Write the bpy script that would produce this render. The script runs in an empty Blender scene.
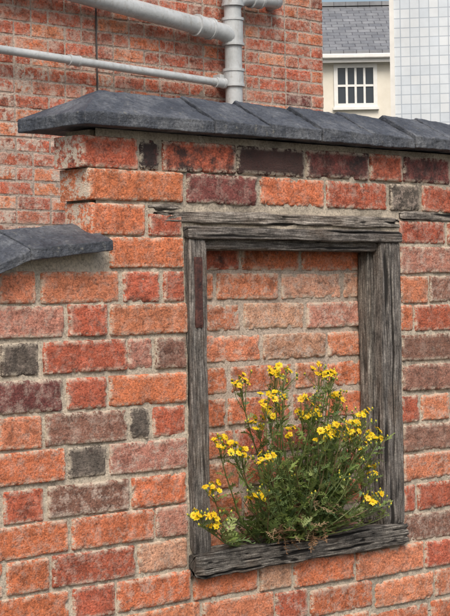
import bpy, bmesh, math, random
import numpy as np
from mathutils import Vector, Matrix
random.seed(7)
SC=bpy.context.scene; COL=bpy.context.collection

# ------------------------------------------------------------------ noise
def _h(ix,iy,iz):
    n=(ix.astype(np.int64)*374761393+iy.astype(np.int64)*668265263+iz.astype(np.int64)*2147483647)&0xffffffff
    n=((n^(n>>13))*1274126177)&0xffffffff
    n=(n^(n>>16))&0xffffffff
    return n/4294967295.0
def vn(x,y,z=0.0):
    x=np.asarray(x,float);y=np.asarray(y,float);z=np.zeros_like(x)+z
    ix,iy,iz=np.floor(x),np.floor(y),np.floor(z); fx,fy,fz=x-ix,y-iy,z-iz
    fx=fx*fx*(3-2*fx);fy=fy*fy*(3-2*fy);fz=fz*fz*(3-2*fz)
    r=0
    for a in (0,1):
        for b in (0,1):
            for c in (0,1):
                r=r+_h(ix+a,iy+b,iz+c)*(fx if a else 1-fx)*(fy if b else 1-fy)*(fz if c else 1-fz)
    return r
def fbm(x,y,z=0.0,o=3):
    s=0;a=.5;t=0
    for i in range(o):
        s=s+a*vn(x*2**i+17*i,y*2**i+5*i,z+31*i);t+=a;a*=.5
    return s/t*2-1

# ------------------------------------------------------------------ mesh accumulators
class Acc:
    def __init__(s): s.v=[];s.f=[];s.n=0;s.at={}
    def add(s,v,f,**at):
        v=np.asarray(v,float); 
        s.v.append(v); s.f.append(np.asarray(f,int)+s.n); s.n+=len(v)
        for k,a in at.items():
            a=np.asarray(a,float)
            if a.ndim==0: a=np.full(len(v),float(a))
            if a.ndim==1 and k=='col': a=np.tile(a,(len(v),1))
            s.at.setdefault(k,[]).append(a)
    def obj(s,name,mat,parent=None,smooth=True):
        V=np.concatenate(s.v); me=bpy.data.meshes.new(name)
        tot=sum(len(f) for f in s.f); 
        me.vertices.add(len(V)); me.vertices.foreach_set("co",V.ravel())
        li=np.concatenate([f.ravel() for f in s.f]); ls=np.concatenate([np.full(len(f),f.shape[1]) for f in s.f])
        me.loops.add(len(li)); me.loops.foreach_set("vertex_index",li.astype(np.int32))
        me.polygons.add(tot); st=np.concatenate([[0],np.cumsum(ls)[:-1]])
        me.polygons.foreach_set("loop_start",st.astype(np.int32)); me.polygons.foreach_set("loop_total",ls.astype(np.int32))
        me.polygons.foreach_set("use_smooth",np.full(tot,smooth))
        me.update(calc_edges=True)
        for k,l in s.at.items():
            a=np.concatenate(l)
            if a.ndim==2:
                at=me.attributes.new(k,'FLOAT_COLOR','POINT'); at.data.foreach_set("color",np.hstack([a,np.ones((len(a),1))]).ravel())
            else:
                at=me.attributes.new(k,'FLOAT','POINT'); at.data.foreach_set("value",a)
        me.materials.append(mat)
        o=bpy.data.objects.new(name,me); COL.objects.link(o)
        if parent: o.parent=parent
        return o
def gridf(nx,nz):
    i,j=np.meshgrid(np.arange(nx-1),np.arange(nz-1),indexing='ij'); a=(i*nz+j).ravel()
    return np.stack([a,a+nz,a+nz+1,a+1],1)
def empty(name,loc=(0,0,0),rz=0):
    e=bpy.data.objects.new(name,None); e.location=loc; e.rotation_euler=(0,0,rz); e.empty_display_size=.1; COL.objects.link(e); return e
def mesh(name,verts,faces,mat,parent=None,bevel=0,smooth=False):
    me=bpy.data.meshes.new(name); me.from_pydata(verts,[],faces); me.materials.append(mat)
    bm=bmesh.new(); bm.from_mesh(me); bmesh.ops.recalc_face_normals(bm,faces=bm.faces)
    if bevel: bmesh.ops.bevel(bm,geom=list(bm.edges),offset=bevel,segments=2,affect='EDGES',profile=.5)
    bm.to_mesh(me); bm.free()
    if smooth:
        for p in me.polygons: p.use_smooth=True
    o=bpy.data.objects.new(name,me); COL.objects.link(o)
    if parent: o.parent=parent
    return o
def box(name,x0,x1,y0,y1,z0,z1,mat,parent=None,bevel=0):
    v=[(x,y,z) for x in (x0,x1) for y in (y0,y1) for z in (z0,z1)]
    f=[(0,1,3,2),(4,6,7,5),(0,4,5,1),(2,3,7,6),(0,2,6,4),(1,5,7,3)]
    return mesh(name,v,f,mat,parent,bevel)

# ------------------------------------------------------------------ materials
class M:
    def __init__(s,name,rough=.9):
        s.m=bpy.data.materials.new(name); s.m.use_nodes=True; s.t=s.m.node_tree; s.b=s.t.nodes["Principled BSDF"]
        s.b.inputs["Roughness"].default_value=rough
    def n(s,t):
        return s.t.nodes.new(t)
    def l(s,a,b): s.t.links.new(a,b)
    def geo(s): return s.n("ShaderNodeNewGeometry").outputs["Position"]
    def obj(s): return s.n("ShaderNodeTexCoord").outputs["Object"]
    def attr(s,nm,o="Color"): 
        n=s.n("ShaderNodeAttribute"); n.attribute_name=nm; return n.outputs[o]
    def scaled(s,vec,sc):
        mp=s.n("ShaderNodeMapping"); mp.inputs["Scale"].default_value=sc; s.l(vec,mp.inputs[0]); return mp.outputs[0]
    def noise(s,scale,detail=4,rough=.55,vec=None,o="Fac"):
        n=s.n("ShaderNodeTexNoise"); n.inputs["Scale"].default_value=scale; n.inputs["Detail"].default_value=detail; n.inputs["Roughness"].default_value=rough
        s.l(vec if vec is not None else s.obj(),n.inputs["Vector"]); return n.outputs[o]
    def ramp(s,fac,pts):
        r=s.n("ShaderNodeValToRGB"); e=r.color_ramp.elements
        while len(e)<len(pts): e.new(.5)
        for k,(p,c) in enumerate(pts):
            e[k].position=p; c=(c,c,c) if not hasattr(c,'__len__') else c; e[k].color=(*c,1)
        s.l(fac,r.inputs[0]); return r.outputs[0]
    def mix(s,fac,a,b,mode='MIX'):
        n=s.n("ShaderNodeMix"); n.data_type='RGBA'; n.blend_type=mode
        for inp,v in ((0,fac),(6,a),(7,b)):
            if isinstance(v,(int,float)): n.inputs[inp].default_value=v if inp==0 else (v,v,v,1)
            elif isinstance(v,tuple): n.inputs[inp].default_value=(*v,1)
            else: s.l(v,n.inputs[inp])
        return n.outputs[2]
    def math(s,op,a,b=0.0):
        n=s.n("ShaderNodeMath"); n.operation=op
        for i,v in enumerate((a,b)):
            if isinstance(v,(int,float)): n.inputs[i].default_value=v
            else: s.l(v,n.inputs[i])
        if op in('MULTIPLY',) : n.use_clamp=True
        return n.outputs[0]
    def bump(s,h,st=.5,d=.002):
        n=s.n("ShaderNodeBump"); n.inputs["Strength"].default_value=st; n.inputs["Distance"].default_value=d
        s.l(h,n.inputs["Height"]); s.l(n.outputs[0],s.b.inputs["Normal"])
    def col(s,c):
        if isinstance(c,tuple): s.b.inputs["Base Color"].default_value=(*c,1)
        else: s.l(c,s.b.inputs["Base Color"])
        return s.m

MORT=(.58,.505,.405)
def brick_mat(name,k=1.0,mort=MORT):
    m=M(name,.93); g=m.geo()
    c=m.attr("col")
    n1=m.noise(19*k,4,.75,g); c=m.mix(1.0,c,m.ramp(n1,[(.30,.46),(.48,.96),(.72,1.28)]),'MULTIPLY')
    n2=m.noise(210*k,3,.8,g); c=m.mix(1.0,c,m.ramp(n2,[(.34,.48),(.52,1.0),(.70,1.42)]),'MULTIPLY')
    nf=m.noise(28*k,3,.7,m.scaled(g,(1,1,3.2))); c=m.mix(1.0,c,m.ramp(nf,[(.34,.65),(.46,1.0)]),'MULTIPLY')
    n3=m.noise(36*k,5,.8,g); bl=m.math('MULTIPLY',m.ramp(n3,[(.48,0.0),(.62,.85)]),m.attr("bloom","Fac"))
    c=m.mix(bl,c,(.55,.44,.37))
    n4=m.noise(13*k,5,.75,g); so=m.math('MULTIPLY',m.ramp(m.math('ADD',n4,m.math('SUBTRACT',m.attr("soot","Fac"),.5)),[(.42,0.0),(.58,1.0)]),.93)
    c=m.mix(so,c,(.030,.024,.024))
    c=m.mix(m.ramp(n2,[(.30,.7),(.38,0.0)]),c,(.05,.03,.028))
    n7=m.noise(46*k,5,.85,g); c=m.mix(m.ramp(n7,[(.59,0.0),(.66,.6)]),c,(.06,.032,.028))
    sm=m.math('MULTIPLY',m.attr("edge","Fac"),m.ramp(n7,[(.30,1.0),(.47,.9),(.53,0.0)]))
    c=m.mix(sm,c,mort)
    m.bump(m.math('ADD',n2,m.math('MULTIPLY',nf,.7)),.9,.0036/k)
    return m.col(c)
def mortar_mat(name,base=MORT,k=1.0):
    m=M(name,.95); g=m.geo()
    n=m.noise(9*k,5,.75,g); c=m.ramp(n,[(.32,tuple(x*.55 for x in base)),(.5,base),(.72,tuple(min(.8,x*1.22) for x in base))])
    n2=m.noise(200*k,4,.8,g); c=m.mix(1.0,c,m.ramp(n2,[(.34,.48),(.53,1.0),(.75,1.25)]),'MULTIPLY')
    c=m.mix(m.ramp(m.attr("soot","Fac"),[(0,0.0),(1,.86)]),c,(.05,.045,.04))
    m.bump(n2,1.0,.004/k)
    return m.col(c)
BR=brick_mat("old_red_brick"); MO=mortar_mat("lime_mortar")
BRH=brick_mat("house_red_brick",.45,(.52,.43,.36)); MOH=mortar_mat("house_mortar",(.48,.39,.33),.4)

# ------------------------------------------------------------------ bricks
OR=(.57,.170,.075);RD=(.45,.112,.060);MA=(.20,.062,.054);GP=(.15,.095,.085);PK=(.48,.21,.15);BN=(.26,.125,.09);DG=(.115,.095,.08);PA=(.58,.31,.20);LO=(.60,.215,.11)
def brick(acc,u0,u1,v0,v1,col,soot=.0,bloom=.3,step=.0045,P=None,back=.03,rough=1.0,y0=0.0):
    L,H=u1-u0,v1-v0; sd=random.random()*500
    r=.0034*rough*random.uniform(.7,1.5)+.001
    def ax(a,b):
        n=max(2,int((b-a-.016)/step)); e=[0,.0012,.003] if step<.006 else [0,.003]
        m=[a]+[a+t for t in e]+list(np.linspace(a+.006,b-.006,n))+[b-t for t in e[::-1]]+[b]
        return np.array(m)
    xs,zs=ax(u0,u1),ax(v0,v1); X,Z=np.meshgrid(xs,zs,indexing='ij')
    dx=np.minimum(X-u0,u1-X);dz=np.minimum(Z-v0,v1-Z)
    if step>.025:      # parts of the walls well away from view: plain arrises
        bk=np.where((dx<.001)|(dz<.001),.002,0.)+random.uniform(-.001,.001)
        ed=np.zeros_like(X); X2,Z2=X,Z
    else:
        rr=r*(.6+1.0*vn(X*14,Z*14,sd))
        e=np.sqrt(np.clip(1-dx/rr,0,1)**2+np.clip(1-dz/rr,0,1)**2)
        bk=np.where(e<1,rr*(1-np.sqrt(np.clip(1-e*e,0,1))),rr+(e-1)*.012)
        ed=np.clip(1-np.minimum(dx,dz)/.011,0,1)
        ch=vn(X*38,Z*38,sd+9)*.55+vn(X*120,Z*120,sd+19)*.45; bk=bk+np.clip(ch-.60,0,1)*ed*.05*rough
        sp=fbm(X*34,Z*34,sd+20,3); bk=bk+np.clip(sp-.30,0,.14)*.014*rough
        bk=bk+fbm(X*12,Z*12,sd+3,2)*.0015*rough+fbm(X*120,Z*120,sd+5,3)*.0018*rough
        if random.random()<.35:
            bk=bk+np.exp(-((Z-(v0+v1)/2-fbm(X*9,X*0,sd+90,2)*H*.7)/.0016)**2)*(vn(X*11,X*0,sd+95)>.62)*.0022*rough
        tx,tz,t0=[random.uniform(-1,1) for _ in range(3)]
        bk=bk+tx*.0015*(X-u0)/L*2*rough+tz*.0012*(Z-v0)/H+t0*.0013
        rot=random.uniform(-1,1)*.008*rough; cx=(u0+u1)/2
        X2=X+(fbm(X*9,Z*9,sd+40,2)*.0022+fbm(X*70,Z*70,sd+44,2)*.0010)*rough; Z2=Z+(fbm(X*8,Z*8,sd+60,2)*.0022+fbm(X*70,Z*70,sd+64,2)*.0010)*rough+(X-cx)*rot
    bk[0,:]=back;bk[-1,:]=back;bk[:,0]=back;bk[:,-1]=back
    v=np.stack([X2.ravel(),(bk+y0).ravel(),Z2.ravel()],1)
    if P is not None: v=P(v)
    j=[random.uniform(.88,1.12) for _ in range(3)]; m=random.uniform(.82,1.12)
    c=np.array(col)*m*(.8+.2*np.array(j))
    acc.add(v,gridf(len(xs),len(zs)),col=c,soot=soot,bloom=bloom,edge=ed.ravel())
def sheet(acc,x0,x1,z0,z1,step,y0,amp,keep=None,ztop=None,soot=None,P=None):
    nx=int((x1-x0)/step)+2;nz=int((z1-z0)/step)+2
    X,Z=np.meshgrid(np.linspace(x0,x1,nx),np.linspace(z0,z1,nz),indexing='ij')
    if ztop is not None: Z=np.minimum(Z,ztop(X))
    Y=y0+amp*(fbm(X*11,Z*11,3.3,3)*1.5+fbm(X*90,Z*90,8.1,3)*.9)
    f=gridf(nx,nz)
    if keep is not None:
        cx=X.ravel()[f].mean(1);cz=Z.ravel()[f].mean(1); f=f[keep(cx,cz)]
    v=np.stack([X.ravel(),Y.ravel(),Z.ravel()],1)
    if P is not None: v=P(v)
    acc.add(v,f,soot=(soot(X,Z) if soot else np.zeros_like(X)).ravel())

# garden wall -------------------------------------------------------
wall=empty("brick_garden_wall")
ZL=[1.866,1.799,1.728,1.659,1.587,1.519,1.446,1.371,1.301,1.231,1.156,1.087,1.017,.945,.873,.80]
ZR=[1.870,1.800,1.716,1.648,1.575,1.505,1.432,1.358,1.283,1.210,1.138,1.064,.990,.918,.843,.77]
while ZL[-1]>.08: ZL.append(ZL[-1]-.0725); ZR.append(ZR[-1]-.0725)
def zrow(i,x):
    t=min(1,max(0,(x+.11)/.70)); return ZL[i]*(1-t)+ZR[i]*t
def low_top(X): return np.interp(X,[-3.2,-1.7,-1.25,-.97,-.76,-.56,-.34],[1.34,1.34,1.385,1.468,1.568,1.640,1.662])
XC=-.368; TH=.098
B=Acc()
rows={0:[(-.392,-.245,RD,.36,.3),(-.238,-.183,MA,.6,.1),(-.173,.039,RD,.50,.2),(.049,.265,RD,.66,.2),(.275,.485,MA,.48,.2),(.495,.607,RD,.44,.2),(.619,.797,MA,.46,.2)],
1:[(-.378,-.119,OR,.22,.3),(-.105,.110,MA,.30,.35),(.122,.331,OR,.2,.3),(.343,.556,RD,.26,.5),(.567,.677,DG,.1,.7),(.690,.90,RD,.25,.3)],
2:[(-.372,-.229,OR,.2,.3)],
3:[(-.322,-.122,OR,.15,.3)],
4:[(-.72,-.620,RD,.1,.3),(-.608,-.520,LO,.1,.3),(-.503,-.301,LO,.1,.3),(-.288,-.190,RD,.12,.3),(-.176,-.118,RD,.1,.3)],
5:[(-.66,-.448,PK,.1,.6),(-.435,-.338,RD,.1,.3),(-.325,-.114,LO,.1,.3)],
6:[(-.604,-.513,DG,.3,.3),(-.501,-.286,RD,.12,.3),(-.277,-.213,PK,.1,.6),(-.202,-.116,BN,.1,.4)],
7:[(-.66,-.459,MA,.2,.5),(-.442,-.339,RD,.1,.2),(-.331,-.116,OR,.15,.3)],
8:[(-.614,-.511,LO,.1,.4),(-.499,-.286,BN,.12,.6),(-.276,-.226,DG,.2,.2),(-.212,-.119,RD,.1,.3)],
9:[(-.66,-.455,OR,.1,.5),(-.442,-.342,DG,.2,.2),(-.332,-.121,PK,.1,.9)],
10:[(-.605,-.507,RD,.1,.3),(-.495,-.285,BN,.15,.9),(-.273,-.123,OR,.1,.5)],
11:[(-.66,-.447,OR,.1,.5),(-.436,-.219,OR,.1,.5),(-.209,-.122,PK,.1,.5)],
12:[(-.601,-.498,OR,.1,.4),(-.487,-.271,RD,.1,.5),(-.260,-.122,PA,.1,.5)],
13:[(-.66,-.45,OR,.1,.4),(-.437,-.33,RD,.1,.3),(-.32,-.115,OR,.1,.6),(-.104,.088,OR,.1,.3),(.100,.197,PA,.1,.4),(.209,.411,OR,.1,.4),(.424,.664,LO,.1,.3),(.676,.78,RD,.1,.2)]}
PAL=[OR,OR,OR,LO,LO,RD,RD,RD,RD,PK,BN,RD]
def run(i,x,xend,direction,step):
    while (x<xend) if direction>0 else (x>xend):
        L=.215 if (random.random()<.62) else .102
        a,b=(x,x+L) if direction>0 else (x-L,x)
        yield a,b
        x=b+.011 if direction>0 else a-.011
ZN=len(ZL)
def pick(): return (random.choice(PAL),random.choice([.05,.1,.15,.2,.3]),random.choice([.2,.3,.5,.7]))
for i in range(ZN):
    lst=list(rows.get(i,[]))
    left=min([b[0] for b in lst]) if lst else None
    if i>=4 :
        if left is None:
            lst+= [(a,b,*pick()) for a,b in run(i,.0-random.random()*.1,1.,1,0)]
            st=min(l[0] for l in lst)-.011
        else: st=left-.012
        lst+=[(a,b,*pick()) for a,b in run(i,st,-3.1,-1,0)]
    right=max([b[1] for b in lst])+.011
    if i in (0,1) or i>=13: rs=right
    else: rs=.600
    rl=[(a,b,*pick()) for a,b in run(i,rs-(0 if (i in(0,1) or i>=13) else [0,.11,.04,.12,0,.06][i%6]),3.9,1,0)]
    rl=[(max(a,rs),b,*r) for a,b,*r in rl if b-rs>.03]
    if i==0: rl=[(a,b,c,.48,d) for a,b,c,s,d in rl]
    lst+=rl
    for a,b,c,so,bl in lst:
        zc=zrow(i,(a+b)/2); hz=.0325
        if i==2 and a>.5: hz=.028
        if b<XC+.04 and (zc+hz>low_top(a)+.004 or zc+hz>low_top(b)+.004): continue
        fine=(-.95<b and a<1.0 and zc>.78)
        far = not(-1.3<b and a<1.4 and zc>.5)
        brick(B,a-.001,b+.001,zc-hz,zc+hz,c,so,bl,.0040 if fine else (.05 if far else .014),back=(.095 if i<2 else .088) if (i<=2 and a<-.3) else .03)
brick(B,-.215,-.122,1.695,1.742,RD,.3,.3,.0042)
B.obj("face_bricks",BR,wall)
S=Acc()
def keep(cx,cz):
    op=(cx>-.10)&(cx<.577)&(cz>.966)&(cz<1.712)
    up=(cz>1.60)&(cx<XC+.01)&(cz>low_top(cx)+.002)
    return ~(op|up)
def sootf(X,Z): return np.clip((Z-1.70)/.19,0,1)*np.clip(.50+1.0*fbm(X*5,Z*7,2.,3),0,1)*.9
def zt(X): return np.where(X<XC+.006,low_top(X),1.914)
sheet(S,-.95,1.0,.78,1.914,.0048,.0060,.0024,keep,zt,sootf)
crs=lambda cx,cz:keep(cx,cz)&~((cx>-.96)&(cx<1.01)&(cz>.77))
sheet(S,-3.1,3.9,0,1.914,.03,.0062,.001,crs,zt,sootf)
S.obj("mortar_joints",MO,wall)
def core(nm,x0,x1,z0,z1,y0=.022,y1=TH): box(nm,x0,x1,y0,y1,z0,z1,MO,wall)
core("core_pier",XC+.008,-.10,0,1.912); core("core_right",.578,3.9,0,1.912); core("core_under",-.10,.578,0,.964); core("core_over",-.10,.578,1.714,1.912)
core("core_infill",-.10,.578,.964,1.714,.082,TH)
xs=list(np.linspace(-3.1,XC+.008,40)); 
v=[(x,.022,float(low_top(x))) for x in xs]+[(x,TH,float(low_top(x))) for x in xs]+[(x,.022,0) for x in xs]+[(x,TH,0) for x in xs]
n=40; f=[]
for k in range(n-1):
    f+=[(k,k+1,n+k+1,n+k),(2*n+k,2*n+k+1,k+1,k),(3*n+k,n+k,n+k+1,3*n+k+1),(2*n+k,3*n+k,3*n+k+1,2*n+k+1)]
f+=[(0,n,3*n,2*n),(n-1,2*n-1,4*n-1,3*n-1)]
mesh("core_ramp",v,f,MO,wall)
BB=Acc()
def Pb(v): return np.stack([v[:,0],TH+.003-v[:,1],v[:,2]],1)
for i in range(0,ZN):
    for a,b in run(i,-.35 if i<4 else -3.05,3.85,1,0):
        if b<XC+.04 and ZL[i]+.03>low_top(a): continue
        brick(BB,a,b,ZL[i]-.03,ZL[i]+.03,random.choice(PAL),.15,.4,.05,P=Pb,back=.012)
BB.obj("rear_bricks",BR,wall)

# infill ------------------------------------------------------------
I=Acc(); IY=.056
inf=[(1.653,[(-.09,-.016,RD,.4),(-.006,.103,RD,.35),(.113,.300,OR,.3),(.310,.519,OR,.35),(.53,.60,RD,.3)],.3),
(1.587,[(-.09,.020,OR,.2),(.033,.228,LO,.1),(.241,.443,PA,.08),(.455,.60,PA,.1)],.7),
(1.518,[(-.09,-.01,LO,.1),(.0,.104,LO,.1),(.116,.314,PA,.05),(.324,.508,PK,.1),(.519,.60,PK,.1)],.9),
(1.447,[(-.09,-.04,LO,.1),(-.029,.168,LO,.1),(.178,.385,PA,.05),(.398,.60,LO,.1)],.8),
(1.376,[(-.09,.06,OR,.1),(.072,.27,OR,.1),(.282,.38,LO,.1),(.392,.60,OR,.1)],.7)]
z=1.376
for k in range(6):
    z-=.0712; x=-.09-random.random()*.08; l=[]
    while x<.58:
        L=random.choice([.2,.2,.1]); l.append((x,x+L,random.choice([OR,RD,LO,PK]),.1)); x+=L+.011
    inf.append((z,l,.5))
for zc,l,bl in inf:
    for a,b,c,so in l:
        a=max(a,-.098);b=min(b,.576)
        if b-a<.03: continue
        brick(I,a,b,max(zc-.030,.966),min(zc+.030,1.712),c,so,bl,.0045,y0=IY)
I.obj("infill_bricks",BR,wall)
S=Acc(); sheet(S,-.10,.578,.965,1.714,.0055,IY+.005,.002); MI=mortar_mat("infill_mortar",(.56,.46,.375)); S.obj("infill_mortar",MI,wall)

# coping ------------------------------------------------------------
m=M("blue_engineering_brick",.5); g=m.geo()
c=m.ramp(m.noise(10,5,.75,g),[(.32,(.032,.037,.048)),(.5,(.066,.074,.090)),(.68,(.155,.165,.18))])
nn_=m.noise(170,4,.8,g); c=m.mix(1.0,c,m.ramp(nn_,[(.34,.45),(.53,1.0),(.75,1.6)]),'MULTIPLY')
nc_=m.noise(60,5,.8,g); c=m.mix(m.ramp(nc_,[(.60,0.0),(.68,.6)]),c,(.24,.235,.20))
m.l(m.ramp(nc_,[(.3,.42),(.7,.75)]),m.b.inputs["Roughness"])
m.bump(m.math('ADD',nn_,nc_),.8,.003); CP=m.col(c)
ctex=bpy.data.textures.new("chip","CLOUDS"); ctex.noise_scale=.022; ctex.noise_depth=4
def stone(nm,v,f,parent):
    o=mesh(nm,v,f,CP,parent,.0022)
    md=o.modifiers.new("s","SUBSURF"); md.subdivision_type='SIMPLE'; md.levels=md.render_levels=4
    d=o.modifiers.new("d","DISPLACE"); d.texture=ctex; d.texture_coords='GLOBAL'; d.strength=.0065; d.mid_level=.5
    return o
def cop_piece(nm,x0,x1,z0,z1,parent,hip=False,ya=-.042,yb=.182,h=.027,rise=.088,jit=.0,k=0):
    s_=(-1)**k
    ym=(ya+yb)/2; jy=random.uniform(.3,1)*jit*s_; jz=random.uniform(0,1)*jit*.6; tl=random.uniform(.4,1)*jit*.8
    hipo=.13 if hip else 0
    v=[]
    for x,z,hp,q in ((x0,z0,hipo,tl),(x1,z1,0,-tl)):
        v+=[(x,ya+jy+q,z+jz),(x,ya+jy+q,z+h+jz+q),(x+hp,ym+jy,z+rise+jz+q),(x,yb+jy,z+h+jz),(x,yb+jy,z+jz)]
    f=[(0,5,6,1),(1,6,7,2),(2,7,8,3),(3,8,9,4),(4,9,5,0),(5,9,8,7,6)]
    f+= [(0,1,3,4),(1,2,3)] if hip else [(0,1,2,3,4)]
    return stone(nm,v,f,parent)
js=[-.424,-.059,.11,.28,.454,.612,.748]
while js[-1]<3.9: js.append(js[-1]+random.uniform(.15,.18))
for k in range(len(js)-1):
    cop_piece("coping_stone_%d"%k,js[k]+.0028,js[k+1]-.0028,1.915,1.915,wall,hip=(k==0),jit=.0055 if k else 0,k=k)
js=[-.348,-.562,-.76,-.95,-1.13,-1.32,-1.52]
while js[-1]>-3.1: js.append(js[-1]-.19)
for k in range(len(js)-1):
    cop_piece("ramp_coping_stone_%d"%k,js[k+1]+.0025,js[k]-.0025,float(low_top(js[k+1]+.002)),float(low_top(js[k]-.002)),wall,ya=-.042,yb=.165,h=.022,rise=.062,jit=.003,k=k)

# ------------------------------------------------------------------ timber
def wood_mat(name,dark,mid,light):
    m=M(name,.92); cb=m.n("ShaderNodeCombineXYZ"); m.l(m.attr("gl","Fac"),cb.inputs[0]); m.l(m.attr("gp","Fac"),cb.inputs[1]); m.l(m.attr("gs","Fac"),cb.inputs[2])
    V=cb.outputs[0]
    f=m.noise(1,5,.75,m.scaled(V,(14,330,1))); c=m.ramp(f,[(.34,dark),(.48,mid),(.64,light)])
    f2=m.noise(1,5,.75,m.scaled(V,(22,34,1))); c=m.mix(1.0,c,m.ramp(f2,[(.34,.38),(.5,.98),(.7,1.45)]),'MULTIPLY')
    f3=m.noise(1,4,.65,m.scaled(V,(12,300,7))); c=m.mix(m.ramp(f3,[(.585,0.0),(.65,.9)]),c,(.02,.016,.014))
    f4=m.noise(1,4,.7,m.scaled(V,(7,14,3))); c=m.mix(m.ramp(f4,[(.5,0.0),(.66,.4)]),c,(.13,.085,.055))
    f5=m.noise(300,3,.7,m.geo()); c=m.mix(1.0,c,m.ramp(f5,[(.35,.6),(.6,1.25)]),'MULTIPLY')
    c=m.mix(m.ramp(m.attr("crack","Fac"),[(.05,0.0),(.40,.97)]),c,(.012,.010,.009))
    m.bump(m.math('ADD',f,m.math('MULTIPLY',f5,.3)),.9,.004); return m.col(c)
WD=wood_mat("weathered_oak",(.030,.026,.024),(.135,.120,.108),(.33,.31,.285))
WD2=wood_mat("decayed_timber",(.028,.025,.023),(.13,.117,.103),(.38,.355,.315))
def board(acc,p0,p1,w0,w1,y0,y1,axis,crack=1.0,rough=1.0):
    L=p1-p0; n=max(20,int(L/.0036)); W=w1-w0; D=y1-y0; sd=random.random()*300
    k=.003
    def seg(a,b,N): return [(a[0]+(b[0]-a[0])*t/N,a[1]+(b[1]-a[1])*t/N) for t in range(N)]
    per=seg((w0,y0+k),(w0+k,y0),1)+seg((w0+k,y0),(w1-k,y0),max(8,int(W/.0014)))+seg((w1-k,y0),(w1,y0+k),1)+seg((w1,y0+k),(w1,y1),max(6,int(D/.003)))+seg((w1,y1),(w0,y1),3)+seg((w0,y1),(w0,y0+k),max(6,int(D/.003)))
    per=np.array(per); m_=len(per); cen=np.array([(w0+w1)/2,(y0+y1)/2])
    d=np.concatenate([[0],np.cumsum(np.linalg.norm(np.diff(per,axis=0),axis=1))])
    T,Q=np.meshgrid(np.linspace(p0,p1,n),d,indexing='ij')
    g=fbm(T*16,Q*260,sd,3)*.0015*rough
    wob=fbm(T*12,Q*0,sd+70,3)*.005
    cr=np.clip(vn(T*5.,(Q+wob)*120,sd+7)-.68,0,1)*3.6*crack
    cr=cr+np.clip(vn(T*26.,Q*150,sd+17)-.82,0,1)*3.*crack
    wig=fbm(T*9,Q*3,sd+2,3)*.0026*rough
    disp=g-cr*.007+wig
    endw=np.clip(1-np.minimum(T-p0,p1-T)/(.012*rough),0,1); disp=disp-endw*(.002+.010*np.clip(vn(T*10,Q*160,sd+4)-.5,0,1))*rough
    dirv=per-cen; nrm=np.zeros_like(per)
    nxt=np.roll(per,-1,0)-np.roll(per,1,0); nrm[:,0]=nxt[:,1];nrm[:,1]=-nxt[:,0]; nrm/=np.linalg.norm(nrm,axis=1)[:,None]+1e-9
    s=np.sign((nrm*dirv).sum(1)); nrm*=s[:,None]
    Wc=per[None,:,0]+disp*nrm[None,:,0]; Yc=per[None,:,1]+disp*nrm[None,:,1]
    if axis=='x': v=np.stack([T.ravel(),Yc.ravel(),Wc.ravel()],1)
    else: v=np.stack([Wc.ravel(),Yc.ravel(),T.ravel()],1)
    i,j=np.meshgrid(np.arange(n-1),np.arange(m_),indexing='ij'); i=i.ravel();j=j.ravel();j2=(j+1)%m_
    f=np.stack([i*m_+j,(i+1)*m_+j,(i+1)*m_+j2,i*m_+j2],1)
    acc.add(v,f,gl=T.ravel(),gp=Q.ravel(),gs=sd,crack=cr.ravel())
    for e in (0,n-1):
        ring=v[e*m_:(e+1)*m_]; cv=np.vstack([ring,ring.mean(0)]); a=np.arange(m_)
        acc.add(cv,np.stack([a,(a+1)%m_,np.full(m_,m_)],1),gl=np.full(m_+1,p0),gp=np.linspace(0,.3,m_+1),gs=sd,crack=.2)
frame=empty("weathered_wooden_window_frame")
W=Acc(); board(W,1.012,1.691,-.112,-.062,-.010,.055,'z',1.0,1.2); W.obj("left_jamb",WD,frame)
W=Acc(); board(W,1.010,1.691,.514,.588,-.010,.054,'z',1.0,1.2); W.obj("right_jamb",WD,frame)
W=Acc(); board(W,-.116,.592,1.689,1.717,-.015,.054,'x',.8); board(W,-.063,.515,1.667,1.692,.003,.054,'x',.7); W.obj("head",WD,frame)
W=Acc(); board(W,-.116,.592,.958,1.012,-.020,.056,'x',1.3,1.9); W.obj("sill",WD2,frame)
W=Acc(); board(W,1.014,1.668,-.062,-.052,.022,.053,'z',.4); board(W,1.014,1.668,.500,.514,.022,.053,'z',.4); W.obj("rebate_beads",WD2,frame)
m=M("rusty_iron",.85); g=m.geo(); m.bump(m.noise(150,5,.7,g),.9,.003)
RU=m.col(m.ramp(m.noise(60,6,.75,g),[(.32,(.020,.012,.012)),(.5,(.065,.026,.022)),(.7,(.15,.055,.04))]))
S=Acc(); board(S,1.498,1.650,-.101,-.077,-.0165,-.006,'z',.2,.6); S.obj("iron_hinge_strap",RU,frame)
W=Acc(); board(W,-.20,.60,1.724,1.750,-.002,.03,'x',1.0,1.8); board(W,.602,1.05,1.746,1.766,-.001,.03,'x',1.0,1.2); board(W,-.215,-.12,1.751,1.762,.003,.03,'x',1.5,2.0)
lint=empty("decayed_timber_lintel"); WD3=wood_mat("bleached_timber",(.045,.037,.032),(.22,.195,.17),(.46,.42,.37)); W.obj("lintel_board",WD3,lint)

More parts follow.
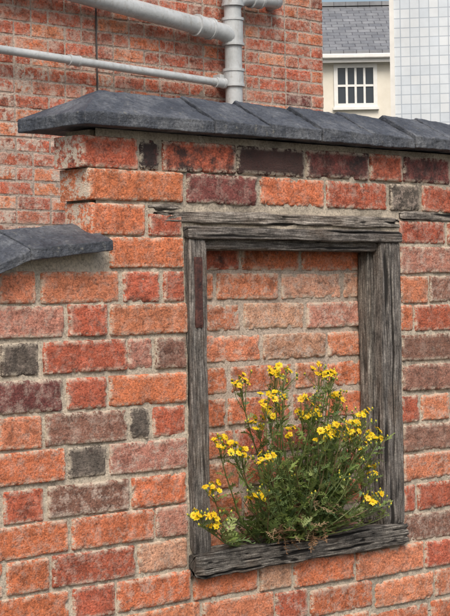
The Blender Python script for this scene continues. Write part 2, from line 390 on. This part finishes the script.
# ------------------------------------------------------------------ ragwort
def plantmat(nm,rough,tl):
    m=M(nm,rough); c=m.attr("col"); m.col(c)
    tr=m.n("ShaderNodeBsdfTranslucent"); m.l(c,tr.inputs[0]); mx=m.n("ShaderNodeMixShader"); mx.inputs[0].default_value=tl
    m.l(m.b.outputs[0],mx.inputs[1]); m.l(tr.outputs[0],mx.inputs[2]); m.l(mx.outputs[0],m.t.nodes["Material Output"].inputs[0]); return m.m
LEAF=plantmat("ragwort_leaf",.55,.3); PET=plantmat("ragwort_petal",.55,.25)
G=Acc(); F=Acc()
def rv(s=1.0): return np.array([random.gauss(0,1) for _ in range(3)])*s
def unit(v): return v/(np.linalg.norm(v)+1e-9)
def tube(acc,pts,r0,r1,col,ns=5):
    pts=np.array(pts); n=len(pts); t=np.gradient(pts,axis=0); t/=np.linalg.norm(t,axis=1)[:,None]+1e-9
    a=np.cross(t,[.3,.9,.2]); a/=np.linalg.norm(a,axis=1)[:,None]+1e-9; b=np.cross(t,a)
    th=np.arange(ns)*2*math.pi/ns; r=np.linspace(r0,r1,n)
    v=pts[:,None]+r[:,None,None]*(np.cos(th)[None,:,None]*a[:,None]+np.sin(th)[None,:,None]*b[:,None])
    i,j=np.meshgrid(np.arange(n-1),np.arange(ns),indexing='ij'); i=i.ravel();j=j.ravel();k=(j+1)%ns
    acc.add(v.reshape(-1,3),np.stack([i*ns+j,i*ns+k,(i+1)*ns+k,(i+1)*ns+j],1),col=np.array(col))
GREENS=[(.22,.31,.085),(.18,.27,.08),(.26,.35,.10),(.14,.21,.07),(.28,.34,.12),(.17,.26,.11)]
def leaf(p,d,L,col):
    d=unit(d); up=np.array([0,0,1.]); side=unit(np.cross(d,up)+rv(.3)); nn=unit(np.cross(side,d))
    n=6; mids=[]; cv=random.uniform(-.1,.5)
    for k in range(n+1):
        t=k/n; mids.append(p+d*L*t+np.array([0,0,-1])*L*cv*t*t+rv(.0006))
    V=[];Fc=[]
    w=L*.016+.0005
    for k in range(n+1):
        ww=w*(1.1-.6*k/n); V+= [mids[k]-side*ww,mids[k]+side*ww]
    for k in range(n): Fc.append((2*k,2*k+1,2*k+3,2*k+2))
    for k in range(1,n+1):
        t=k/n; ll=L*(.08+.24*math.sin(math.pi*min(1,t*.8+.1)))*random.uniform(.6,1.15)
        for s in (-1,1):
            if k==n: dr=unit(d*1.0+side*s*.3)
            else: dr=unit(side*s+d*.9+nn*random.uniform(-.2,.35)+rv(.12))
            q=mids[k]; wl=ll*.12+.0005; pr=unit(np.cross(dr,nn)+1e-6)
            b=len(V); V+=[q-pr*wl*.6,q+dr*ll*.55-pr*wl*1.25,q+dr*ll,q+dr*ll*.6+pr*wl*1.1,q+pr*wl*.6,q+dr*ll]
            Fc+=[(b,b+1,b+3,b+4),(b+1,b+2,b+5,b+3)]
    G.add(np.array(V),np.array(Fc),col=np.array(col)*random.uniform(.75,1.2))
def head(p,up,R=.0092):
    up=unit(up); a=unit(np.cross(up,[.31,.2,.93])); b=np.cross(up,a); n=random.choice([11,12,13]); ph=random.random()
    y=np.array(random.choice([(.84,.62,.012),(.88,.68,.015),(.80,.55,.01)]))
    droop=random.uniform(-.5,.5); miss=random.random()<.25
    for k in range(n):
        if miss and random.random()<.3: continue
        th=(k+ph+random.uniform(-.2,.2))*2*math.pi/n; dr=math.cos(th)*a+math.sin(th)*b; sd=-math.sin(th)*a+math.cos(th)*b
        r=R*random.uniform(.8,1.15); w=R*.2; u=up*(droop+random.uniform(-.2,.2))*R*.5
        V=[p+dr*R*.25-sd*w*.6,p+dr*R*.25+sd*w*.6,p+dr*r*.7+sd*w+u*.5,p+dr*r*.7-sd*w+u*.5,p+dr*r+sd*w*.45+u*.9,p+dr*r-sd*w*.45+u*.9]
        F.add(np.array(V),np.array([(0,1,2,3),(3,2,4,5)]),col=y)
    V=[p+up*R*.30]; m_=7
    for ring,(rr,hh) in enumerate(((.2,.27),(.34,.12),(.32,0))):
        for k in range(m_):
            th=k*2*math.pi/m_; V.append(p+(math.cos(th)*a+math.sin(th)*b)*R*rr+up*R*hh)
    tri=np.array([(0,1+k,1+(k+1)%m_) for k in range(m_)]); q=np.array([(1+r*m_+k,1+(r+1)*m_+k,1+(r+1)*m_+(k+1)%m_,1+r*m_+(k+1)%m_) for r in (0,1) for k in range(m_)])
    dc=np.array((.74,.44,.01)); F.add(np.array(V),tri,col=dc); F.add(np.array(V),q,col=dc)
    cup(p,up,R*.34)
def cup(p,up,r):
    a=unit(np.cross(up,[.31,.2,.93])); b=np.cross(up,a); V=[]; m_=6
    for rr,hh in ((1,0),(1,-1.2),(.35,-2.0)):
        for k in range(m_):
            th=k*2*math.pi/m_; V.append(p+(math.cos(th)*a+math.sin(th)*b)*r*rr+up*r*hh)
    G.add(np.array(V),np.array([(i*m_+k,i*m_+(k+1)%m_,(i+1)*m_+(k+1)%m_,(i+1)*m_+k) for i in (0,1) for k in range(m_)]),col=np.array((.19,.27,.08)))
def bud(p,up):
    cup(p,up,.0024); a=unit(np.cross(up,[.31,.2,.93])); b=np.cross(up,a)
    V=[p+(math.cos(k*1.257)*a+math.sin(k*1.257)*b)*.0024 for k in range(5)]+[p+up*.004]
    F.add(np.array(V),np.array([(k,(k+1)%5,5) for k in range(5)]),col=np.array((.7,.58,.03)))
def stem(p0,p1,r0=.0026,lean=.5):
    p0=np.array(p0);p1=np.array(p1)
    c=p0*(1-lean)+p1*lean; c[2]=p0[2]+(p1[2]-p0[2])*(lean-.12); c=c+np.array([(p1-p0)[0]*.22,(p1-p0)[1]*.2,0])+rv(.012)
    n=18; ts=np.linspace(0,1,n)[:,None]; pts=(1-ts)**2*p0+2*ts*(1-ts)*c+ts**2*p1
    ph=random.random()*9; pts[:,0]+=np.sin(ts[:,0]*9+ph)*.004*ts[:,0]*(1-ts[:,0])*4
    sc=random.choice([(.15,.19,.06),(.19,.14,.07),(.13,.18,.06)])
    tube(G,pts,r0,.0010,sc)
    return pts
def leafy(pts,dens,L0=.055,t0=.08):
    Ltot=np.linalg.norm(np.diff(pts,axis=0),axis=1).sum(); N=int(Ltot*dens)
    for k in range(N):
        t=t0+(1-t0)*(k+random.random())/max(N,1); f=t*(len(pts)-1); i=min(int(f),len(pts)-2); p=pts[i]*(1-(f-i))+pts[i+1]*(f-i)
        th=random.random()*6.283; d=np.array([math.cos(th),math.sin(th)*.8-.15,random.uniform(.2,1.3)])
        L=L0*random.uniform(.55,1.2)*(1.1-.55*t)
        if p[1]+d[1]*L*.7>.045: d[1]=-abs(d[1])*.6
        leaf(p,d,L,random.choice(GREENS))
base=np.array([.215,.015,1.010])
T=[(.043,1.384),(.153,1.392),(.18,1.403),(.336,1.385),(.25,1.329),(.135,1.314),(.447,1.29),(.024,1.243),(.123,1.212),(.097,1.287),(.243,1.295),(.316,1.251),(.403,1.234),(.438,1.219),(.479,1.157),(.481,1.097),(.310,1.090),(-.078,1.103),(-.042,1.095),(-.045,1.166),(-.022,1.255),(.199,1.258),(.351,1.253),(.492,1.24),(.09,1.136),(.12,1.342),
(.165,1.35),(.30,1.395),(.37,1.265),(.275,1.30),(.42,1.26),(.045,1.225),(.33,1.245),(.36,1.33)]
for k,(x,z) in enumerate(T):
    y=random.uniform(-.10,-.005)
    if x<-.03 or x>.46: y=random.uniform(-.10,-.05)
    tgt=np.array([x+y*(x+2.613)/2.706,y,z])
    p0=base+np.array([random.uniform(-.07,.07),random.uniform(-.015,.015),-.004])
    if x<-.0: p0[0]=random.uniform(.03,.12)
    top=tgt-np.array([0,0,.022])
    pts=stem(p0,top); leafy(pts,66,.048)
    nh=random.randint(5,11)
    sx_=random.uniform(.6,1.2)
    for j in range(nh):
        th=j*2.4+random.random(); rr=.025*sx_*math.sqrt((j+.5)/nh)*random.uniform(.7,1.25)
        hp=tgt+np.array([math.cos(th)*rr,math.sin(th)*rr*.9,random.uniform(-.014,.012)])
        st_=pts[random.choice([-1,-2,-3])]
        mid=(st_+hp)/2+np.array([(hp-st_)[0]*.2,(hp-st_)[1]*.2,-.003])
        tube(G,[st_,mid,hp-np.array([0,0,.004])],.0008,.0006,(.16,.22,.07),4)
        up=unit(np.array([math.cos(th)*.6,math.sin(th)*.6-.5,.8])+rv(.3))
        head(hp,up,random.uniform(.0070,.0096))
    for j in range(random.randint(3,8)):
        hp=tgt+np.array([random.uniform(-.03,.03),random.uniform(-.03,.02),random.uniform(-.02,.018)])
        tube(G,[pts[-2],hp-np.array([0,0,.003])],.0008,.0005,(.16,.22,.07),4); bud(hp,unit(np.array([0,0,1.])+rv(.3)))
for k in range(78):
    x=random.gauss(.25,.125); x=min(.46,max(.0,x)); hmax=.33*math.exp(-((x-.25)/.25)**2)
    z=1.04+random.random()**.9*hmax; y=random.uniform(-.105,.02)
    p0=base+np.array([random.uniform(-.10,.10),random.uniform(-.02,.015),-.004])
    pts=stem(p0,(x,y,z),.0018); leafy(pts,66,.050,.15)
    if random.random()<.4:
        for j in range(3): 
            hp=pts[-1]+rv(.008)+np.array([0,0,.01]); tube(G,[pts[-1],hp],.0007,.0005,(.16,.22,.07),4); bud(hp,np.array([0,0,1.]))
for k in range(80):
    p=base+np.array([random.uniform(-.17,.17),random.uniform(-.03,.02),random.uniform(0,.04)])
    th=random.random()*6.283; leaf(p,np.array([math.cos(th),-abs(math.sin(th))*.6,random.uniform(.2,1.)]),random.uniform(.035,.06),random.choice(GREENS))
for k in range(90):
    p=base+np.array([random.gauss(.01,.05),random.uniform(-.07,-.01),random.uniform(.0,.11)])
    th=random.random()*6.283; leaf(p,np.array([math.cos(th),-abs(math.sin(th)),random.uniform(-.6,.4)]),random.uniform(.025,.05),random.choice([(.26,.16,.09),(.19,.11,.06),(.34,.25,.15)]))
plant=empty("ragwort_plant"); G.obj("stems_and_leaves",LEAF,plant,smooth=False); F.obj("yellow_flower_heads",PET,plant,smooth=False)

# ------------------------------------------------------------------ brick house behind
house=empty("brick_house"); HY=4.85; HX1=5.61; HP=.080
H=Acc()
nrow=int(5.9/HP)
for i in range(nrow):
    zc=HP/2+i*HP; x=HX1; k=0; alt=i%2
    while x>-.6:
        L=.228 if (k+alt)%2==0 or random.random()<.1 else .110
        if k==0 and alt: L=.110
        a,b=x-L,x
        vis=b>2.4 and 1.7<zc<4
        bl=.7
        if b<3.9 and zc<2.95: bl=1.7 if random.random()<.7 else .9
        c=random.choice([RD,RD,OR,RD,(.40,.12,.075),(.36,.115,.075),LO,(.46,.15,.09),MA if random.random()<.2 else RD])
        brick(H,a,b,zc-.035,zc+.035,c,random.choice([0,.05,.15,.2,.3]),bl,.014 if vis else .2,y0=HY,rough=.55)
        x-=L+.010; k+=1
H.obj("facing_bricks",BRH,house)
S=Acc(); sheet(S,-.6,HX1-.004,0,5.9,.03,HY+.003,.0008); S.obj("wall_mortar",MOH,house)
box("walls",-.6,HX1-.002,HY+.02,HY+4.5,0,5.9,MOH,house)
m=M("slate_roof",.6); br=m.n("ShaderNodeTexBrick"); m.l(m.obj(),br.inputs[0]); br.inputs["Scale"].default_value=1; br.inputs["Brick Width"].default_value=.3; br.inputs["Row Height"].default_value=.2; br.inputs["Mortar Size"].default_value=.012
br.inputs["Color1"].default_value=(.16,.17,.185,1); br.inputs["Color2"].default_value=(.24,.25,.26,1); br.inputs["Mortar"].default_value=(.09,.09,.10,1)
SL=m.col(m.mix(1.0,br.outputs[0],m.ramp(m.noise(3,6,.75),[(.3,.7),(.7,1.2)]),'MULTIPLY')); m.bump(br.outputs[1],-.6,.02)
def gable(nm,x0,x1,y0,y1,z0,zr,parent,mat,ov=.3):
    ym=(y0+y1)/2; v=[(x0-ov,y0-ov,z0),(x1+ov,y0-ov,z0),(x1+ov,ym,zr),(x0-ov,ym,zr),(x0-ov,y1+ov,z0),(x1+ov,y1+ov,z0)]
    v+=[(a,b,c-.12) for a,b,c in v]
    return mesh(nm,v,[(0,1,2,3),(3,2,5,4),(6,9,8,7),(9,10,11,8),(0,6,7,1),(4,5,11,10),(1,7,8,2),(2,8,11,5),(0,3,9,6),(3,4,10,9)],mat,parent)
gable("roof",-.6,HX1,HY,HY+4.5,5.95,8.0,house,SL,.2)
m=M("white_paint",.5); WH=m.col(m.ramp(m.noise(8,4),[(.3,(.70,.70,.67)),(.7,(.80,.80,.77))]))
m=M("window_glass",.08); GL=m.col((.06,.07,.08))
def window(nm,x0,x1,y,z0,z1,parent,nx,nz,fr=.07,bar=.03):
    e=empty(nm); e.parent=parent
    box("glass",x0,x1,y-.012,y-.004,z0,z1,GL,e)
    for a,b,c,d in ((x0-fr,x0,z0-fr,z1+fr),(x1,x1+fr,z0-fr,z1+fr),(x0,x1,z1,z1+fr),(x0,x1,z0-fr,z0)): box("frame_part",a,b,y-.05,y-.002,c,d,WH,e)
    for k in range(1,nx):
        xx=x0+(x1-x0)*k/nx; box("glazing_bar",xx-bar/2,xx+bar/2,y-.035,y-.003,z0,z1,WH,e)
    for k in range(1,nz):
        zz=z0+(z1-z0)*k/nz; box("glazing_bar",x0,x1,y-.032,y-.006,zz-bar/2,zz+bar/2,WH,e)
    box("sill",x0-fr-.03,x1+fr+.03,y-.10,y-.001,z0-fr-.06,z0-fr-.001,WH,e)
window("sash_window",.4,1.2,HY-.01,1.4,2.9,house,2,2)

# pipes
m=M("grey_painted_pipe",.42); g=m.geo(); c=m.ramp(m.noise(6,6,.75,g),[(.3,(.33,.36,.375)),(.55,(.45,.48,.50)),(.75,(.52,.55,.57))])
c=m.mix(m.ramp(m.noise(26,6,.8,g),[(.55,0.0),(.66,.6)]),c,(.25,.235,.21)); c=m.mix(m.ramp(m.noise(1,5,.7,m.scaled(g,(60,60,7))),[(.55,0.0),(.68,.4)]),c,(.22,.19,.16)); c=m.mix(m.ramp(m.noise(14,6,.8,g),[(.67,0.0),(.70,.7)]),c,(.20,.10,.06)); m.bump(m.noise(70,4,.7,g),.3,.003); GP_=m.col(c)
def pipe(nm,pts,r,parent,mat=None):
    cu=bpy.data.curves.new(nm,'CURVE'); cu.dimensions='3D'; cu.bevel_depth=r; cu.bevel_resolution=6; cu.use_fill_caps=True
    s=cu.splines.new('POLY'); s.points.add(len(pts)-1)
    for p,q in zip(s.points,pts): p.co=(*q,1)
    o=bpy.data.objects.new(nm,cu); COL.objects.link(o); cu.materials.append(mat or GP_)
    dg=bpy.context.evaluated_depsgraph_get(); me=bpy.data.meshes.new_from_object(o.evaluated_get(dg)); 
    for p in me.polygons: p.use_smooth=len(p.vertices)==4
    o2=bpy.data.objects.new(nm,me); COL.objects.link(o2); o2.parent=parent; bpy.data.objects.remove(o); return o2
def collar(nm,p,d,r,L,parent):
    p=Vector(p);d=Vector(d).normalized()
    pipe(nm,[p-d*L/2,p+d*L/2],r,parent); pipe(nm+"_lip",[p-d*(L/2+.004),p-d*(L/2-.012)],r*1.09,parent); pipe(nm+"_lip",[p+d*(L/2-.012),p+d*(L/2+.004)],r*1.09,parent)
soil=empty("soil_pipe"); PY=HY-.095; PX=4.70
pipe("stack",[(PX,PY,0),(PX,PY,6.6)],.053,soil)
collar("socket",(PX,PY,2.92),(0,0,1),.062,.10,soil); collar("socket",(PX,PY,3.20),(0,0,1),.063,.16,soil); collar("socket",(PX,PY,3.42),(0,0,1),.063,.12,soil); collar("socket",(PX,PY,4.6),(0,0,1),.062,.1,soil); collar("socket",(PX,PY,1.4),(0,0,1),.062,.1,soil)
d=Vector((1.185,0,-.112)).normalized(); q=Vector((4.622,PY,3.190))
pipe("branch_waste",[q-d*2.6,q-d*1.2,q-d*.10,q,Vector((PX,PY,3.155))],.053,soil)
collar("branch_socket",q-d*.17,d,.062,.12,soil); collar("branch_socket",q-d*1.55,d,.062,.10,soil)
pipe("right_branch",[(PX,PY,3.36),(PX+.07,PY,3.405),(PX+.14,PY,3.42),(5.05,PY,3.43),(5.10,PY+.02,3.43),(5.12,PY+.10,3.43)],.045,soil)
collar("right_socket",(PX+.2,PY,3.421),(1,0,.03),.053,.08,soil)
for zz in (2.92,4.6,1.4):
    box("pipe_clip",PX-.085,PX+.085,PY+.03,HY+.002,zz-.02,zz+.02,GP_,soil,.003)
waste=empty("waste_pipe")
d2=Vector((1.60,0,-.053)).normalized(); q2=Vector((4.64,PY+.01,2.882))
pipe("thin_pipe",[q2-d2*4.2,q2-d2*.02],.024,waste); collar("coupling",q2-d2*1.18,d2,.029,.07,waste); collar("coupling",q2-d2*.05,d2,.030,.07,waste); collar("coupling",q2-d2*2.6,d2,.029,.07,waste)
m=M("dark_cable",.6); CB=m.col((.05,.045,.045)); cab=empty("wall_cable"); pipe("cable",[(3.685,HY-.008,0),(3.69,HY-.01,2.5),(3.685,HY-.009,5.8)],.005,cab,CB)

# ------------------------------------------------------------------ white house
CX,CY=-2.613,-2.706; FA=math.radians(44); Fv=np.array([math.sin(FA),math.cos(FA)]); Rv=np.array([math.cos(FA),-math.sin(FA)])
wh=empty("white_rendered_house",(25.173,26.068,0),-FA)
m=M("cream_render",.9); g=m.geo(); CR=m.col(m.ramp(m.noise(1.5,6,.7,g),[(.3,(.64,.60,.51)),(.7,(.78,.75,.66))]))
box("walls",-1.5,7,0,6,0,7.2,CR,wh)
v=[(-1.7,-.28,7.34),(7.2,-.28,7.34),(7.2,3,8.95),(-1.7,3,8.95),(-1.7,6.3,7.34),(7.2,6.3,7.34)]
v+=[(a,b,c-.10) for a,b,c in v]
mesh("roof",v,[(0,1,2,3),(3,2,5,4),(6,9,8,7),(9,10,11,8),(0,6,7,1),(4,5,11,10),(1,7,8,2),(2,8,11,5),(0,3,9,6),(3,4,10,9)],SL,wh)
box("ridge_tiles",-1.7,7.2,2.88,3.12,8.93,9.03,SL,wh)
box("fascia",-1.7,7.2,-.25,-.22,7.08,7.24,WH,wh); box("gutter",-1.7,7.2,-.36,-.26,7.17,7.27,WH,wh,.02); box("soffit",-1.7,7.2,-.22,-.001,7.14,7.16,WH,wh)
window("casement_window",2.72,3.55,0,6.15,6.98,wh,4,2,.09,.05)

# ------------------------------------------------------------------ tiled building
tb=empty("tile_clad_building",(11.179,8.999,0),-math.radians(52.6))
m=M("glazed_wall_tile",.25); sx=m.n("ShaderNodeSeparateXYZ"); m.l(m.obj(),sx.inputs[0]); cb=m.n("ShaderNodeCombineXYZ"); m.l(m.math('ADD',sx.outputs[0],sx.outputs[1]),cb.inputs[0]); m.l(sx.outputs[2],cb.inputs[1])
br=m.n("ShaderNodeTexBrick"); br.offset=0; m.l(cb.outputs[0],br.inputs[0]); br.inputs["Scale"].default_value=1; br.inputs["Brick Width"].default_value=.10; br.inputs["Row Height"].default_value=.10; br.inputs["Mortar Size"].default_value=.005
br.inputs["Color1"].default_value=(.62,.69,.76,1); br.inputs["Color2"].default_value=(.72,.77,.81,1); br.inputs["Mortar"].default_value=(.42,.48,.55,1)
m.bump(br.outputs[1],-.4,.005); TI=m.col(m.mix(1.0,br.outputs[0],m.ramp(m.noise(1.5,5,.7),[(.3,.82),(.7,1.08)]),'MULTIPLY'))
box("tiled_walls",0,8,0,6,0,9,TI,tb); box("corner_trim",-.012,.035,-.02,.03,0,9,WH,tb); box("parapet",-.1,8.1,-.1,6.1,9.003,9.15,WH,tb)

# ------------------------------------------------------------------ ground, sky
m=M("ground_paving",.95); g=m.geo(); m.bump(m.noise(60,6,.7,g),.6,.01)
GR=m.col(m.ramp(m.noise(1.2,6,.65,g),[(.3,(.05,.05,.045)),(.6,(.09,.085,.075)),(.8,(.08,.10,.05))]))
mesh("ground",[(-300,-300,0),(300,-300,0),(300,300,0),(-300,300,0)],[(0,1,2,3)],GR)
el=math.radians(48)
sd=Vector((-.55,-.75,0)).normalized()*math.cos(el)+Vector((0,0,math.sin(el)))
w=bpy.data.worlds.new("World"); SC.world=w; w.use_nodes=True; nt=w.node_tree
sky=nt.nodes.new("ShaderNodeTexSky"); sky.sky_type='NISHITA'; sky.sun_disc=False; sky.sun_elevation=el; sky.sun_rotation=math.atan2(sd.x,sd.y); sky.dust_density=5; sky.air_density=1.2
nt.links.new(sky.outputs[0],nt.nodes["Background"].inputs[0]); nt.nodes["Background"].inputs[1].default_value=.15
L=bpy.data.lights.new("sun","SUN"); L.energy=2.3; L.angle=math.radians(28); L.color=(1,.94,.86); lo=bpy.data.objects.new("sun",L); COL.objects.link(lo); lo.rotation_euler=sd.to_track_quat('Z','Y').to_euler(); lo.location=(0,0,12)

# ------------------------------------------------------------------ camera
cam=bpy.data.cameras.new("camera"); cam.sensor_fit='HORIZONTAL'; cam.sensor_width=36; cam.lens=36*1714/450; cam.clip_end=1000; cam.clip_start=.05
r=math.radians(1); p=math.atan(5/1714)
Rw=Vector((Rv[0],Rv[1],0)); Fl=Vector((Fv[0],Fv[1],0)); Up=Vector((0,0,1))
F2=Fl*math.cos(p)-Up*math.sin(p); U2=Up*math.cos(p)+Fl*math.sin(p)
x_=Rw*math.cos(r)-U2*math.sin(r); y_=Rw*math.sin(r)+U2*math.cos(r); z_=-F2
mt=Matrix((( x_.x,y_.x,z_.x,CX),(x_.y,y_.y,z_.y,CY),(x_.z,y_.z,z_.z,1.55),(0,0,0,1)))
co=bpy.data.objects.new("camera",cam); COL.objects.link(co); co.matrix_world=mt; SC.camera=co
SC.view_settings.view_transform='Standard'; SC.view_settings.look='None'; SC.view_settings.exposure=0
